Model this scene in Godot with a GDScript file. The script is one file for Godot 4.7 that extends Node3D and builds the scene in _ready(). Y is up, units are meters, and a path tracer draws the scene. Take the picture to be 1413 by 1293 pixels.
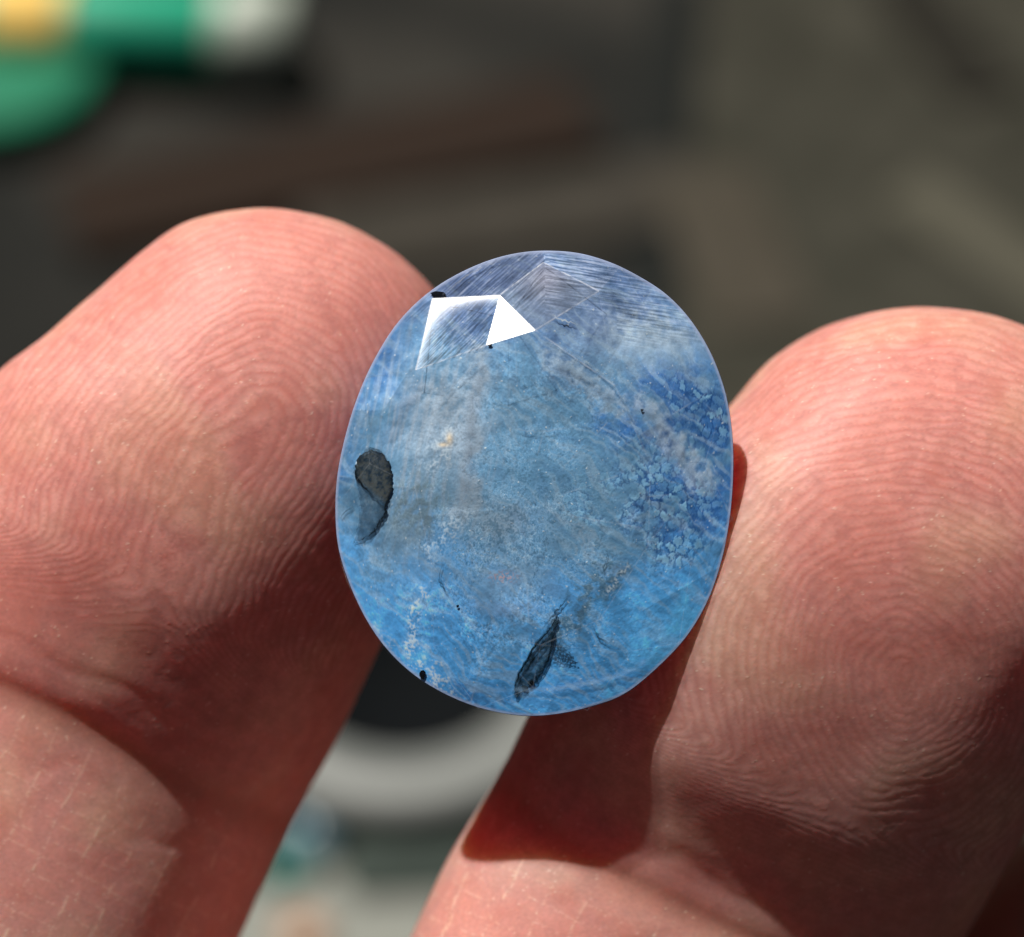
extends Node3D
# A blue gemstone pinched between thumb and index finger, over a dark yard.
# Hand and stone are laid out in a frame that stands at the stone, turned like the holder's gaze
# (x across, y up the fingers, z out of the finger pads); millimetres on drawings are 0.03 mm per unit.

const D := 0.1
const K := 0.00003
const FINE := 1.0            # density of the skin and stone meshes

var stand: Transform3D       # frame at the stone
var eye: Vector3
var rng := RandomNumberGenerator.new()
var noises := {}


func noise(key: String, wavelength: float, octaves := 3, kind := FastNoiseLite.TYPE_SIMPLEX_SMOOTH, s := 7) -> FastNoiseLite:
	if noises.has(key):
		return noises[key]
	var n := FastNoiseLite.new()
	n.seed = s + noises.size() * 13
	n.noise_type = kind
	n.frequency = 1.0 / wavelength
	n.fractal_type = FastNoiseLite.FRACTAL_FBM if octaves > 1 else FastNoiseLite.FRACTAL_NONE
	n.fractal_octaves = octaves
	noises[key] = n
	return n


# drawing units + height in metres -> point in the stand frame
func at(ux: float, uy: float, z: float) -> Vector3:
	var k := K * (D - z) / D
	return Vector3((ux - 706.5) * k, (646.5 - uy) * k, z)


# where the sight line through a drawing point meets a level plane
func on_level(ux: float, uy: float, h: float) -> Vector3:
	var dir := stand.basis * Vector3((ux - 706.5) * K, (646.5 - uy) * K, -D)
	return eye + dir * ((h - eye.y) / dir.y)


func tag(o: Node3D, label: String, category: String, group := "") -> Node3D:
	o.set_meta("label", label)
	o.set_meta("category", category)
	if group:
		o.set_meta("group", group)
	return o


func put(called: String, mesh: Mesh, m: Material, parent: Node = self) -> MeshInstance3D:
	var o := MeshInstance3D.new()
	o.name = called
	o.mesh = mesh
	o.material_override = m
	parent.add_child(o, true)
	return o


func thing(called: String, label: String, category: String, where: Transform3D) -> Node3D:
	var o := Node3D.new()
	o.name = called
	o.transform = where
	add_child(o, true)
	tag(o, label, category)
	return o


func mat(c: Color, rough := 0.8, spec := 0.5) -> StandardMaterial3D:
	var m := StandardMaterial3D.new()
	m.albedo_color = c.linear_to_srgb()
	m.roughness = rough
	m.metallic_specular = spec
	return m


func grid_mesh(p: PackedVector3Array, n: PackedVector3Array, c: PackedColorArray, idx: PackedInt32Array) -> ArrayMesh:
	# clockwise from the side that the normals point to
	var turned := 0.0
	for k in range(0, idx.size(), maxi(3, idx.size() / 300 / 3 * 3)):
		turned += signf((p[idx[k + 1]] - p[idx[k]]).cross(p[idx[k + 2]] - p[idx[k]]).dot(n[idx[k]]))
	if turned > 0.0:
		for k in range(0, idx.size(), 3):
			var q := idx[k + 1]
			idx[k + 1] = idx[k + 2]
			idx[k + 2] = q
	var a := []
	a.resize(Mesh.ARRAY_MAX)
	a[Mesh.ARRAY_VERTEX] = p
	a[Mesh.ARRAY_NORMAL] = n
	if c.size():
		a[Mesh.ARRAY_COLOR] = c
	a[Mesh.ARRAY_INDEX] = idx
	var am := ArrayMesh.new()
	am.add_surface_from_arrays(Mesh.PRIMITIVE_TRIANGLES, a)
	return am


static func cr(a, b, c, d, t: float):
	return 0.5 * ((2.0 * b) + (c - a) * t + (2.0 * a - 5.0 * b + 4.0 * c - d) * t * t + (3.0 * b - a - 3.0 * c + d) * t * t * t)


func _ready() -> void:
	rng.seed = 41
	var turn := Basis(Vector3.RIGHT, deg_to_rad(-45.0))
	stand = Transform3D(turn, Vector3(0, 0.25, 0))
	eye = stand * Vector3(0, 0, D)
	set_camera(turn)
	set_sky()
	# sun: mirrored into the lens by the small white facet of the crown
	var fa := g3(Vector2(690, 410), BREAK)
	var fb := g3(Vector2(738, 460), TABLE)
	var fc := g3(Vector2(672, 480), TABLE)
	var fn := (fb - fa).cross(fc - fa).normalized()
	if fn.z < 0:
		fn = -fn
	var to_eye := (Vector3(0, 0, D) - at(mid_.x, mid_.y, LIFT) - (fa + fb + fc) / 3.0).normalized()
	var to_sun := turn * (2.0 * fn.dot(to_eye) * fn - to_eye)
	var sun := DirectionalLight3D.new()
	sun.name = "sun"
	sun.light_energy = 1.6
	sun.light_color = Color(1.0, 0.975, 0.935)
	sun.light_angular_distance = 1.0
	sun.shadow_enabled = true
	sun.basis = Basis.looking_at(-to_sun, Vector3.UP)
	add_child(sun)
	print("sun in stand frame ", turn.inverse() * to_sun, " world ", to_sun)

	build_ground()
	build_table_things()
	build_hand()
	build_stone()


func set_camera(turn: Basis) -> void:
	var cam := Camera3D.new()
	cam.name = "camera"
	cam.transform = Transform3D(turn, eye)
	cam.keep_aspect = Camera3D.KEEP_HEIGHT
	var lens := CameraAttributesPhysical.new()
	lens.frustum_focal_length = 12.0 / (646.5 * K / D)
	lens.frustum_focus_distance = D - 0.0006
	lens.frustum_near = 0.01
	lens.frustum_far = 2000.0
	lens.exposure_aperture = lens.frustum_focal_length / 3.4
	cam.attributes = lens
	cam.fov = rad_to_deg(2.0 * atan(646.5 * K / D))
	cam.near = 0.01
	cam.far = 2000.0
	add_child(cam)
	cam.current = true


func set_sky() -> void:
	var e := Environment.new()
	e.background_mode = Environment.BG_SKY
	var s := ProceduralSkyMaterial.new()
	s.sky_top_color = Color(0.52, 0.58, 0.66)
	s.sky_horizon_color = Color(0.84, 0.80, 0.74)
	s.sky_curve = 0.2
	s.ground_bottom_color = Color(0.24, 0.20, 0.17)
	s.ground_horizon_color = Color(0.4, 0.4, 0.4)
	s.sky_energy_multiplier = 0.34
	var sky := Sky.new()
	sky.sky_material = s
	e.sky = sky
	e.tonemap_mode = Environment.TONE_MAPPER_LINEAR
	e.tonemap_exposure = 1.18
	e.sdfgi_enabled = true
	e.ssao_enabled = true
	e.ssil_enabled = true
	var w := WorldEnvironment.new()
	w.name = "sky"
	w.environment = e
	add_child(w)


# ---------------------------------------------------------------- the ground and the things on it

func noise_tex(wavelength: float, lo: Color, hi: Color, side := 512) -> NoiseTexture2D:
	var n := FastNoiseLite.new()
	n.seed = 3 + int(wavelength * 17.0)
	n.frequency = 1.0 / wavelength
	n.fractal_octaves = 5
	var t := NoiseTexture2D.new()
	t.width = side
	t.height = side
	t.seamless = true
	t.noise = n
	var g := Gradient.new()
	g.set_color(0, lo.linear_to_srgb())
	g.set_color(1, hi.linear_to_srgb())
	t.color_ramp = g
	return t


func stone_mat(lo: Color, hi: Color, size: float) -> StandardMaterial3D:
	var m := StandardMaterial3D.new()
	m.albedo_texture = noise_tex(90.0, lo, hi)
	m.uv1_triplanar = true
	m.uv1_world_triplanar = true
	m.uv1_scale = Vector3.ONE / size
	m.roughness = 0.9
	m.metallic_specular = 0.12
	return m


# a box with chamfered edges, standing on its base
func chamfered(size: Vector3, c: float) -> ArrayMesh:
	var st := SurfaceTool.new()
	st.begin(Mesh.PRIMITIVE_TRIANGLES)
	var h := size / 2.0
	var rings := [[h.x - c, 0.0, h.z - c], [h.x, c, h.z], [h.x, size.y - c, h.z], [h.x - c, size.y, h.z - c]]
	var ring_points := []
	for r in rings:
		var x: float = r[0]
		var y: float = r[1]
		var z: float = r[2]
		ring_points.append([Vector3(x - c, y, z), Vector3(x, y, z - c), Vector3(x, y, -z + c), Vector3(x - c, y, -z), Vector3(-x + c, y, -z), Vector3(-x, y, -z + c), Vector3(-x, y, z - c), Vector3(-x + c, y, z)])
	st.set_smooth_group(-1)
	for k in 3:
		for i in 8:
			var a: Vector3 = ring_points[k][i]
			var b: Vector3 = ring_points[k][(i + 1) % 8]
			var d: Vector3 = ring_points[k + 1][i]
			var e: Vector3 = ring_points[k + 1][(i + 1) % 8]
			for v in [a, d, b, b, d, e]:
				st.add_vertex(v)
	for k in [0, 3]:
		for i in range(1, 7):
			var t := [ring_points[k][0], ring_points[k][i], ring_points[k][i + 1]]
			if k == 3:
				t.reverse()
			for v in t:
				st.add_vertex(v)
	st.generate_normals()
	return st.commit()


# a turned shape from (radius, height) points
func lathe(profile: PackedVector2Array, sides := 48, wobble := 0.0) -> ArrayMesh:
	var st := SurfaceTool.new()
	st.begin(Mesh.PRIMITIVE_TRIANGLES)
	st.set_smooth_group(0)
	for k in profile.size() - 1:
		for i in sides:
			var q := []
			for s in [[k, i], [k + 1, i], [k, i + 1], [k + 1, i + 1]]:
				var ang: float = TAU * (s[1] % sides) / sides
				var p := profile[s[0]]
				var r := p.x * (1.0 + wobble * sin(ang * 3.0 + 1.0) + wobble * 0.6 * sin(ang * 5.0))
				q.append(Vector3(cos(ang) * r, p.y, sin(ang) * r))
			for v in [q[0], q[2], q[1], q[2], q[3], q[1]]:
				st.add_vertex(v)
	st.index()
	st.generate_normals()
	return st.commit()


func flat_at(where: Vector3, yaw: float) -> Transform3D:
	return Transform3D(Basis(Vector3.UP, yaw), where)


func build_ground() -> void:
	var pm := PlaneMesh.new()
	pm.size = Vector2(1200, 1200)
	var g := put("ground", pm, stone_mat(Color(0.010, 0.011, 0.011), Color(0.043, 0.040, 0.035), 0.5))
	g.set_meta("kind", "structure")
	tag(g, "dark grey rough ground stretching away under everything", "ground")


func build_table_things() -> void:
	# brown board that crosses the ground behind the stone
	var a := on_level(150, 290, 0.003)
	var b := on_level(860, 140, 0.003)
	var along := b - a
	var t := thing("wooden_board", "dark brown board lying across the ground, out of focus behind the stone", "board", flat_at(a + along * 0.42, atan2(-along.z, along.x)))
	put("plank", chamfered(Vector3(along.length() * 1.0, 0.0015, 0.026), 0.0005), mat(Color(0.025, 0.0175, 0.014), 0.9, 0.1), t)
	# slab to the right
	var c := on_level(1230, 330, 0.004)
	t = thing("stone_slab", "greenish grey stone slab beyond the index fingertip", "slab", flat_at(Vector3(c.x, 0, c.z), -0.12))
	put("slab_body", chamfered(Vector3(0.085, 0.004, 0.36), 0.001), stone_mat(Color(0.024, 0.024, 0.019), Color(0.054, 0.052, 0.042), 0.12), t)
	c = on_level(700, 300, 0.002)
	t = thing("pale_slab", "warm grey stone strip on the ground below the brown board", "slab", flat_at(c, 0.25))
	put("slab_body", chamfered(Vector3(0.085, 0.0012, 0.024), 0.0004), stone_mat(Color(0.034, 0.031, 0.026), Color(0.047, 0.043, 0.037), 0.12), t)
	# green tube with a pale end
	a = on_level(-70, 28, 0.01)
	b = on_level(366, 46, 0.01)
	along = b - a
	t = thing("green_tube", "bright green plastic tube with a yellow band and a pale round end", "tube", Transform3D(Basis(Vector3.UP, atan2(-along.z, along.x)), a) * Transform3D(Basis(Vector3.BACK, -PI / 2), Vector3.ZERO))
	var L := along.length()
	var y0 := (on_level(-10, 32, 0.01) - a).length()
	var y1 := (on_level(100, 36, 0.01) - a).length()
	put("tube_body", lathe([Vector2(0, 0.0), Vector2(0.0100, 0.0), Vector2(0.0106, 0.002), Vector2(0.0106, L * 0.82), Vector2(0.0085, L * 0.87), Vector2(0, L * 0.87)]), mat(Color(0.018, 0.40, 0.24), 0.4), t)
	put("yellow_band", lathe([Vector2(0.0104, y0), Vector2(0.0112, y0), Vector2(0.0113, y0 + 0.001), Vector2(0.0113, y1 - 0.001), Vector2(0.0110, y1), Vector2(0.0104, y1)]), mat(Color(0.90, 0.60, 0.17), 0.6, 0.2), t)
	put("end_cap", lathe([Vector2(0, L * 0.86), Vector2(0.0108, L * 0.86), Vector2(0.0114, L * 0.88), Vector2(0.0114, L * 1.06), Vector2(0.009, L * 1.09), Vector2(0, L * 1.09)]), mat(Color(0.42, 0.48, 0.42), 0.4), t)
	c = on_level(1300, 40, 0.006)
	t = thing("dark_block", "small dark block on the greenish grey slab, far behind the index finger", "block", flat_at(Vector3(c.x, 0.004, c.z), 0.3))
	put("block_body", chamfered(Vector3(0.016, 0.002, 0.05), 0.0008), mat(Color(0.020, 0.019, 0.016), 0.9, 0.1), t)
	c = on_level(1370, 330, 0.006)
	t = thing("pale_board", "pale narrow board lying aslant on the greenish grey slab", "board", flat_at(Vector3(c.x, 0.004, c.z), 0.7))
	put("plank", chamfered(Vector3(0.014, 0.001, 0.05), 0.0004), mat(Color(0.075, 0.072, 0.056), 0.9, 0.1), t)
	c = on_level(915, 190, 0.002)
	t = thing("dark_strap", "dark flat strap on the ground along the near side of the greenish grey slab", "strap", flat_at(Vector3(c.x, 0, c.z), -0.10))
	put("strap_body", chamfered(Vector3(0.011, 0.0015, 0.13), 0.0004), mat(Color(0.014, 0.0155, 0.015), 0.9, 0.1), t)
	c = on_level(1010, 330, 0.006)
	t = thing("sandy_tile", "warm brown grey tile lying on the slab beside the stone's right edge", "tile", flat_at(Vector3(c.x, 0.004, c.z), 0.2))
	put("tile_body", chamfered(Vector3(0.022, 0.001, 0.05), 0.0004), stone_mat(Color(0.046, 0.041, 0.032), Color(0.062, 0.055, 0.044), 0.1), t)
	# green pot before the tube
	c = on_level(-5, 92, 0.009)
	t = thing("green_pot", "low green plastic pot in front of the green tube", "pot", flat_at(c - Vector3(0, 0.009, 0), 0.0))
	put("pot_body", lathe([Vector2(0, 0.0), Vector2(0.019, 0.0), Vector2(0.020, 0.001), Vector2(0.0222, 0.0075), Vector2(0.0218, 0.009), Vector2(0.020, 0.0096), Vector2(0, 0.0098)]), mat(Color(0.02, 0.17, 0.095), 0.6, 0.2), t)
	# pale sheet, dish and loose stones in the gap between the fingers
	c = on_level(500, 1330, 0.001)
	t = thing("paper_sheet", "pale paper sheet lying under the dish", "paper", flat_at(c, 0.12))
	put("sheet", chamfered(Vector3(0.10, 0.0012, 0.036), 0.0003), mat(Color(0.20, 0.21, 0.19), 0.9), t)
	c = on_level(560, 900, 0.012)
	t = thing("shallow_dish", "shallow dish with a broad pale rim and black inside", "dish", flat_at(Vector3(c.x, 0, c.z), 0.0))
	var R := on_level(735, 900, 0.012).x - c.x
	var Ro := on_level(835, 900, 0.012).x - c.x
	put("rim", lathe([Vector2(R * 0.8, 0.0), Vector2(R * 0.86, 0.0), Vector2(Ro, 0.010), Vector2(Ro, 0.0125), Vector2(R, 0.011), Vector2(R * 0.98, 0.009)]), mat(Color(0.165, 0.177, 0.172), 0.5), t)
	put("well", lathe([Vector2(R * 0.985, 0.0095), Vector2(R * 0.8, 0.001), Vector2(0, 0.001)]), mat(Color(0.006, 0.007, 0.008), 0.9, 0.05), t)
	c = on_level(600, 1180, 0.004)
	t = thing("green_pouch", "dark green grey pouch in front of the dish rim", "pouch", flat_at(c - Vector3(0, 0.004, 0), 0.05))
	put("pouch_body", chamfered(Vector3(0.030, 0.006, 0.0125), 0.002), mat(Color(0.035, 0.050, 0.043), 0.9), t)
	for s in [["teal_stone", "teal green loose stone beside the thumb, blurred", 395.0, 1200.0, 0.0042, Color(0.01, 0.12, 0.10)], ["blue_stone", "pale blue loose stone above the teal one, blurred", 430.0, 1150.0, 0.005, Color(0.13, 0.22, 0.27)], ["orange_stone", "dull orange loose stone on the paper sheet, blurred", 420.0, 1292.0, 0.004, Color(0.42, 0.24, 0.15)]]:
		c = on_level(s[2], s[3], 0.003)
		var r: float = s[4]
		t = thing(s[0], s[1], "gemstone", flat_at(c - Vector3(0, 0.0015, 0), rng.randf() * 3.0))
		put("stone_body", lathe([Vector2(0, 0), Vector2(r * 0.4, 0.0), Vector2(r, r * 0.45), Vector2(r * 0.95, r * 0.6), Vector2(r * 0.6, r * 0.95), Vector2(0, r)], 10, 0.05), mat(s[5], 0.25), t)


# ---------------------------------------------------------------- the hand

var hp := PackedVector3Array()
var hn := PackedVector3Array()
var hc := PackedColorArray()
var hi := PackedInt32Array()
var tint := Color()

var spine_t := PackedVector2Array([Vector2(374, 572), Vector2(300, 655), Vector2(243, 765), Vector2(222, 900), Vector2(215, 1060)])
var spine_i := PackedVector2Array([Vector2(1247, 915), Vector2(1256, 968)])
var fold_t := PackedVector2Array([Vector2(-400, 850), Vector2(-200, 890), Vector2(0, 952), Vector2(130, 1010), Vector2(220, 1066), Vector2(310, 1108), Vector2(400, 1138), Vector2(560, 1175)])
var fold_i := PackedVector2Array([Vector2(500, 985), Vector2(660, 1062), Vector2(760, 1150), Vector2(850, 1212), Vector2(950, 1262), Vector2(1040, 1305), Vector2(1150, 1350), Vector2(1400, 1420)])
var minutiae := []


static func near_line(p: Vector2, line: PackedVector2Array) -> float:
	var best := 1e9
	for k in line.size() - 1:
		var a := line[k]
		var ab := line[k + 1] - a
		var t := clampf((p - a).dot(ab) / ab.length_squared(), 0.0, 1.0)
		best = minf(best, p.distance_squared_to(a + ab * t))
	return sqrt(best)


# distance to a line that runs left to right, positive below it
static func below_line(p: Vector2, line: PackedVector2Array) -> float:
	var best := 1e9
	var side := 1.0
	for k in line.size() - 1:
		var a := line[k]
		var ab := line[k + 1] - a
		var t := clampf((p - a).dot(ab) / ab.length_squared(), 0.0, 1.0)
		var d := p.distance_squared_to(a + ab * t)
		if d < best:
			best = d
			side = 1.0 if ab.cross(p - a) > 0.0 else -1.0
	return sqrt(best) * side


static func thread(x: float, width: float) -> float:
	var f := absf(x - floorf(x) - 0.5)
	return clampf(1.0 - f / width, 0.0, 1.0)


# relief of the skin in metres at a point of the pad; leaves the colour of the skin in tint
func skin(kind: int, p: Vector3, facing: float) -> float:
	var k := K * (D - p.z) / D
	var u := Vector2(706.5 + p.x / k, 646.5 - p.y / k)
	var q3 := Vector3(u.x, u.y, p.z / K)
	var warp: FastNoiseLite = noises.warp
	var w1 := warp.get_noise_3d(q3.x, q3.y, q3.z)
	var w2 := warp.get_noise_3d(q3.x + 700.0, q3.y, q3.z)
	var w := u + Vector2(w1, w2) * 16.0
	var fold := below_line(u, fold_t if kind == 0 else fold_i)
	var dp := near_line(w, spine_t if kind == 0 else spine_i)
	var dz := (p.z - 0.0008) / K
	var d := sqrt(dp * dp + dz * dz * 0.9)
	var phase := TAU * d / 14.3
	for m in minutiae:
		if m[0] == kind:
			phase += m[2] * atan2(u.y - m[1].y, u.x - m[1].x)
	# towards the fold the ridges run along it
	var share := smoothstep(-230.0, -90.0, fold)
	phase = lerpf(phase, TAU * fold / 17.0 + 40.0, share)
	var mid: float = noises.mid.get_noise_3d(q3.x, q3.y, q3.z)
	var fine: float = noises.fine.get_noise_3d(q3.x, q3.y, q3.z)
	var big: float = noises.big.get_noise_3d(q3.x, q3.y, q3.z)
	phase += fine * 0.7 + mid * 1.5
	var wave := 0.5 + 0.5 * sin(phase)
	wave = 1.0 - (1.0 - wave) * (1.0 - wave)
	var above := 1.0 - smoothstep(-40.0, 0.0, fold)
	var strength := (0.8 + 0.9 * mid) * above * (1.0 - 0.75 * share)
	if kind == 1:      # worn flat round the whorl
		strength *= lerpf(0.62, 1.0, smoothstep(60.0, 260.0, dp))
	strength = clampf(strength, 0.12 * above, 1.15)
	var h := (wave - 0.6) * 0.0000105 * strength
	# the fold itself and softer furrows beside it
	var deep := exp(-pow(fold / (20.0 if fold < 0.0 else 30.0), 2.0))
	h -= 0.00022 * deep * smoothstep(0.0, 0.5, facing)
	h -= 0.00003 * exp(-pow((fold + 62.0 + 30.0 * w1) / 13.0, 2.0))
	h -= 0.00003 * exp(-pow((fold - 74.0 + 50.0 * w2) / 16.0, 2.0))
	# fine lattice of lines on the skin below the fold
	var beneath := smoothstep(6.0, 70.0, fold)
	var pale := 0.0
	if beneath > 0.0:
		var n := u.x * 0.9 + u.y * 0.435
		var al := u.x * 0.435 - u.y * 0.9
		var la := thread(n / 54.0 + w1 * 0.2 + mid * 0.02, 0.055) * smoothstep(-0.2, 0.25, mid + fine * 0.6 + w2 * 0.4)
		var lb := thread(al / 27.0 + w2 * 0.3 + mid * 0.04, 0.09) * smoothstep(-0.2, 0.4, fine + mid)
		var lc := thread(n / 19.0 - al / 60.0 + w2 * 1.2 + mid * 0.2, 0.14)
		pale = maxf(la, lb * 0.6) * beneath
		h += (pale * 0.000008 - lc * 0.000004) * beneath
	h += fine * 0.0000030 + mid * 0.000006 + big * 0.00012
	# colour
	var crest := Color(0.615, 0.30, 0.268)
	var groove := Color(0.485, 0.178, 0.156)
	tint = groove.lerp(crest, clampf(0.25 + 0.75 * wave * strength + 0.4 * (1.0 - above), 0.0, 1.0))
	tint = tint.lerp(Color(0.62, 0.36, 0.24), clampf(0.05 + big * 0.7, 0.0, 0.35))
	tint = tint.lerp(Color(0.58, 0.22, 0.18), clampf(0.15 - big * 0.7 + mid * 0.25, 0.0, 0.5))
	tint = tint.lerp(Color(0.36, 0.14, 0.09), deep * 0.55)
	tint = tint.lerp(Color(0.74, 0.50, 0.39), pale * 0.6)
	tint = tint * (1.0 + 0.13 * fine + 0.12 * mid)
	tint = tint.lerp(Color(0.52, 0.17, 0.135), clampf(0.7 * float(noises.blotch.get_noise_3d(q3.x, q3.y, q3.z)) - 0.05, 0.0, 0.4))
	var fl: float = noises.flake.get_noise_3d(q3.x, q3.y * 0.7, q3.z)
	if fl > 0.56:
		var f := smoothstep(0.56, 0.75, fl) * smoothstep(-0.25, 0.3, w2 + 0.2)
		tint = tint.lerp(Color(0.80, 0.62, 0.50), f * 0.6)
		h += f * 0.000012
	elif fl < -0.52 and wave > 0.7 and beneath <= 0.0:      # sweat pores along the crests
		h -= 0.000006 * smoothstep(-0.52, -0.7, fl)
		tint = tint.lerp(groove, 0.35)
	return h


# a finger: rows of rings from the tip downwards; L and R are its two sides, F and B how far it bulges forward and back (mm), Z the depth of its axis (mm)
func finger(kind: int, L: PackedVector2Array, R: PackedVector2Array, Z: PackedFloat32Array, F: PackedFloat32Array, B: PackedFloat32Array, S: PackedFloat32Array) -> void:
	var last := L.size() - 1
	var row := func(s: float) -> Array:
		var k := mini(int(s), last - 1)
		var t := s - k
		var k0 := k - 1
		var k3 := mini(k + 2, last)
		var l0 := R[1] if k0 < 0 else L[k0]
		var r0 := L[1] if k0 < 0 else R[k0]
		var f0 := -F[1] if k0 < 0 else F[k0]
		var b0 := -B[1] if k0 < 0 else B[k0]
		var z0 := Z[0] if k0 < 0 else Z[k0]
		return [cr(l0, L[k], L[k + 1], L[k3], t), cr(r0, R[k], R[k + 1], R[k3], t), cr(z0, Z[k], Z[k + 1], Z[k3], t) * 0.001, cr(f0, F[k], F[k + 1], F[k3], t) * 0.001, cr(b0, B[k], B[k + 1], B[k3], t) * 0.001, cr(S[maxi(k0, 0)], S[k], S[k + 1], S[k3], t) * 0.001]
	# rows at equal steps along the skin
	var lengths := PackedFloat32Array([0.0])
	var steps := 500
	var before = row.call(0.0)
	for i in range(1, steps + 1):
		var r = row.call(float(last) * i / steps)
		var m0: Vector2 = (before[0] + before[1]) * 0.5
		var m1: Vector2 = (r[0] + r[1]) * 0.5
		var dl := maxf(Vector2(m0.distance_to(m1) * K, r[3] - before[3]).length(), maxf(r[0].distance_to(before[0]), r[1].distance_to(before[1])) * K * 0.8)
		lengths.append(lengths[i - 1] + dl)
		before = r
	var nu := int(lengths[steps] / (0.000060 / FINE))
	# columns at equal steps round the front, coarse at the back
	var nf := int(450 * FINE)
	var nb := 48
	var e := 2.0 / (2.25 if kind == 0 else 2.6)
	var round_ := func(a: float) -> Vector2:
		var c := cos(a)
		var s := sin(a)
		return Vector2(signf(c) * pow(absf(c), e), signf(s) * pow(absf(s), e))
	var cum := PackedFloat32Array([0.0])
	for i in range(1, 401):
		cum.append(cum[i - 1] + (round_.call(PI - PI * i / 400.0) as Vector2).distance_to(round_.call(PI - PI * (i - 1) / 400.0)))
	var cols := PackedVector2Array()
	var g := 0
	for j in nf:
		var want := cum[400] * j / nf
		while cum[g + 1] < want:
			g += 1
		cols.append(round_.call(PI - PI * (g + (want - cum[g]) / (cum[g + 1] - cum[g])) / 400.0))
	for j in nb:
		cols.append(round_.call(-PI * j / nb))
	var nv := cols.size()
	var base := PackedVector3Array()
	base.resize((nu + 1) * nv)
	var mids := PackedVector3Array()
	g = 0
	for i in nu + 1:
		var want := lengths[steps] * i / nu
		while g < steps - 1 and lengths[g + 1] < want:
			g += 1
		var s := float(last) * (g + clampf((want - lengths[g]) / maxf(lengths[g + 1] - lengths[g], 1e-9), 0.0, 1.0)) / steps
		var r = row.call(minf(s, last - 0.0001))
		var l3 := at(r[0].x, r[0].y, r[2] + r[5])
		var r3 := at(r[1].x, r[1].y, r[2] - r[5])
		var mid := (l3 + r3) * 0.5
		var half := (r3 - l3) * 0.5
		var front: float = r[3]
		var back: float = r[4]
		mids.append(mid)
		for j in nv:
			var c := cols[j]
			base[i * nv + j] = mid + half * c.x + Vector3(0, 0, c.y * (front if c.y > 0.0 else back))
	var tip := base[0]
	mids[0] = mids[mini(40, nu)]
	var out := base.duplicate()
	var color := PackedColorArray()
	color.resize(base.size())
	var plain := Color(0.55, 0.27, 0.19)
	for i in nu + 1:
		for j in nv:
			var at_ := i * nv + j
			if j >= nf + 6 and j < nv - 6:
				color[at_] = plain
				continue
			var p := base[at_]
			var du := base[mini(i + 1, nu) * nv + j] - base[maxi(i - 1, 0) * nv + j]
			var dv := base[i * nv + (j + 1) % nv] - base[i * nv + (j + nv - 1) % nv]
			var n := du.cross(dv).normalized() if i > 0 else (tip - mids[0]).normalized()
			if n.dot(p - mids[i]) < 0.0:
				n = -n
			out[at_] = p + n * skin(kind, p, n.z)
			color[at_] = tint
	var normal := PackedVector3Array()
	normal.resize(base.size())
	for i in nu + 1:
		for j in nv:
			var at_ := i * nv + j
			var du := out[mini(i + 1, nu) * nv + j] - out[maxi(i - 1, 0) * nv + j]
			var dv := out[i * nv + (j + 1) % nv] - out[i * nv + (j + nv - 1) % nv]
			var n := du.cross(dv).normalized() if i > 0 else (tip - mids[0]).normalized()
			if n.dot(base[at_] - mids[i]) < 0.0:
				n = -n
			normal[at_] = n
	var first := hp.size()
	var idx := PackedInt32Array()
	idx.resize(nu * nv * 6)
	var w := 0
	# clockwise seen from outside
	var mid_row := nu / 2
	var a0 := out[mid_row * nv + nf / 2]
	var flip := (out[(mid_row + 4) * nv + nf / 2] - a0).cross(out[mid_row * nv + nf / 2 + 4] - a0).dot(normal[mid_row * nv + nf / 2]) > 0.0
	for i in nu:
		for j in nv:
			var a := first + i * nv + j
			var b := first + i * nv + (j + 1) % nv
			var c := a + nv
			var d := b + nv
			if flip:
				idx[w] = a; idx[w + 1] = b; idx[w + 2] = c; idx[w + 3] = b; idx[w + 4] = d; idx[w + 5] = c
			else:
				idx[w] = a; idx[w + 1] = c; idx[w + 2] = b; idx[w + 3] = b; idx[w + 4] = c; idx[w + 5] = d
			w += 6
	hp.append_array(out)
	hn.append_array(normal)
	hc.append_array(color)
	hi.append_array(idx)


# a tapering limb with round ends through points (mm in the stand frame)
func limb(points: Array, radii: Array, flat := 1.0) -> void:
	var sides := 32
	var rings := []
	var n := points.size()
	var per := 8
	for s in (n - 1) * per + 1:
		var k := mini(s / per, n - 2)
		var t := float(s) / per - k
		var p: Vector3 = cr(points[maxi(k - 1, 0)], points[k], points[k + 1], points[mini(k + 2, n - 1)], t)
		rings.append([p * 0.001, lerpf(radii[k], radii[k + 1], smoothstep(0.0, 1.0, t)) * 0.001])
	var head = rings[0]
	var dir: Vector3 = (rings[0][0] - rings[1][0]).normalized()
	for s in range(1, 9):
		var a := PI / 2 * s / 8.0
		rings.push_front([head[0] + dir * head[1] * sin(a), maxf(head[1] * cos(a), 1e-6)])
	var first := hp.size()
	for i in rings.size():
		var ax: Vector3 = (rings[mini(i + 1, rings.size() - 1)][0] - rings[maxi(i - 1, 0)][0]).normalized()
		var x := ax.cross(Vector3(0, 0, 1)).normalized()
		var z := x.cross(ax).normalized()
		for j in sides:
			var a := TAU * j / sides
			var o := x * cos(a) + z * sin(a) * flat
			hp.append(rings[i][0] + o * rings[i][1])
			hn.append((x * cos(a) + z * sin(a) / flat + dir * (0.9 if i < 4 else 0.0)).normalized())
			hc.append(Color(0.56, 0.27, 0.19))
	for i in rings.size() - 1:
		for j in sides:
			var a := first + i * sides + j
			var b := first + i * sides + (j + 1) % sides
			for v in [a, b, a + sides, b, b + sides, a + sides]:
				hi.append(v)


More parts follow.
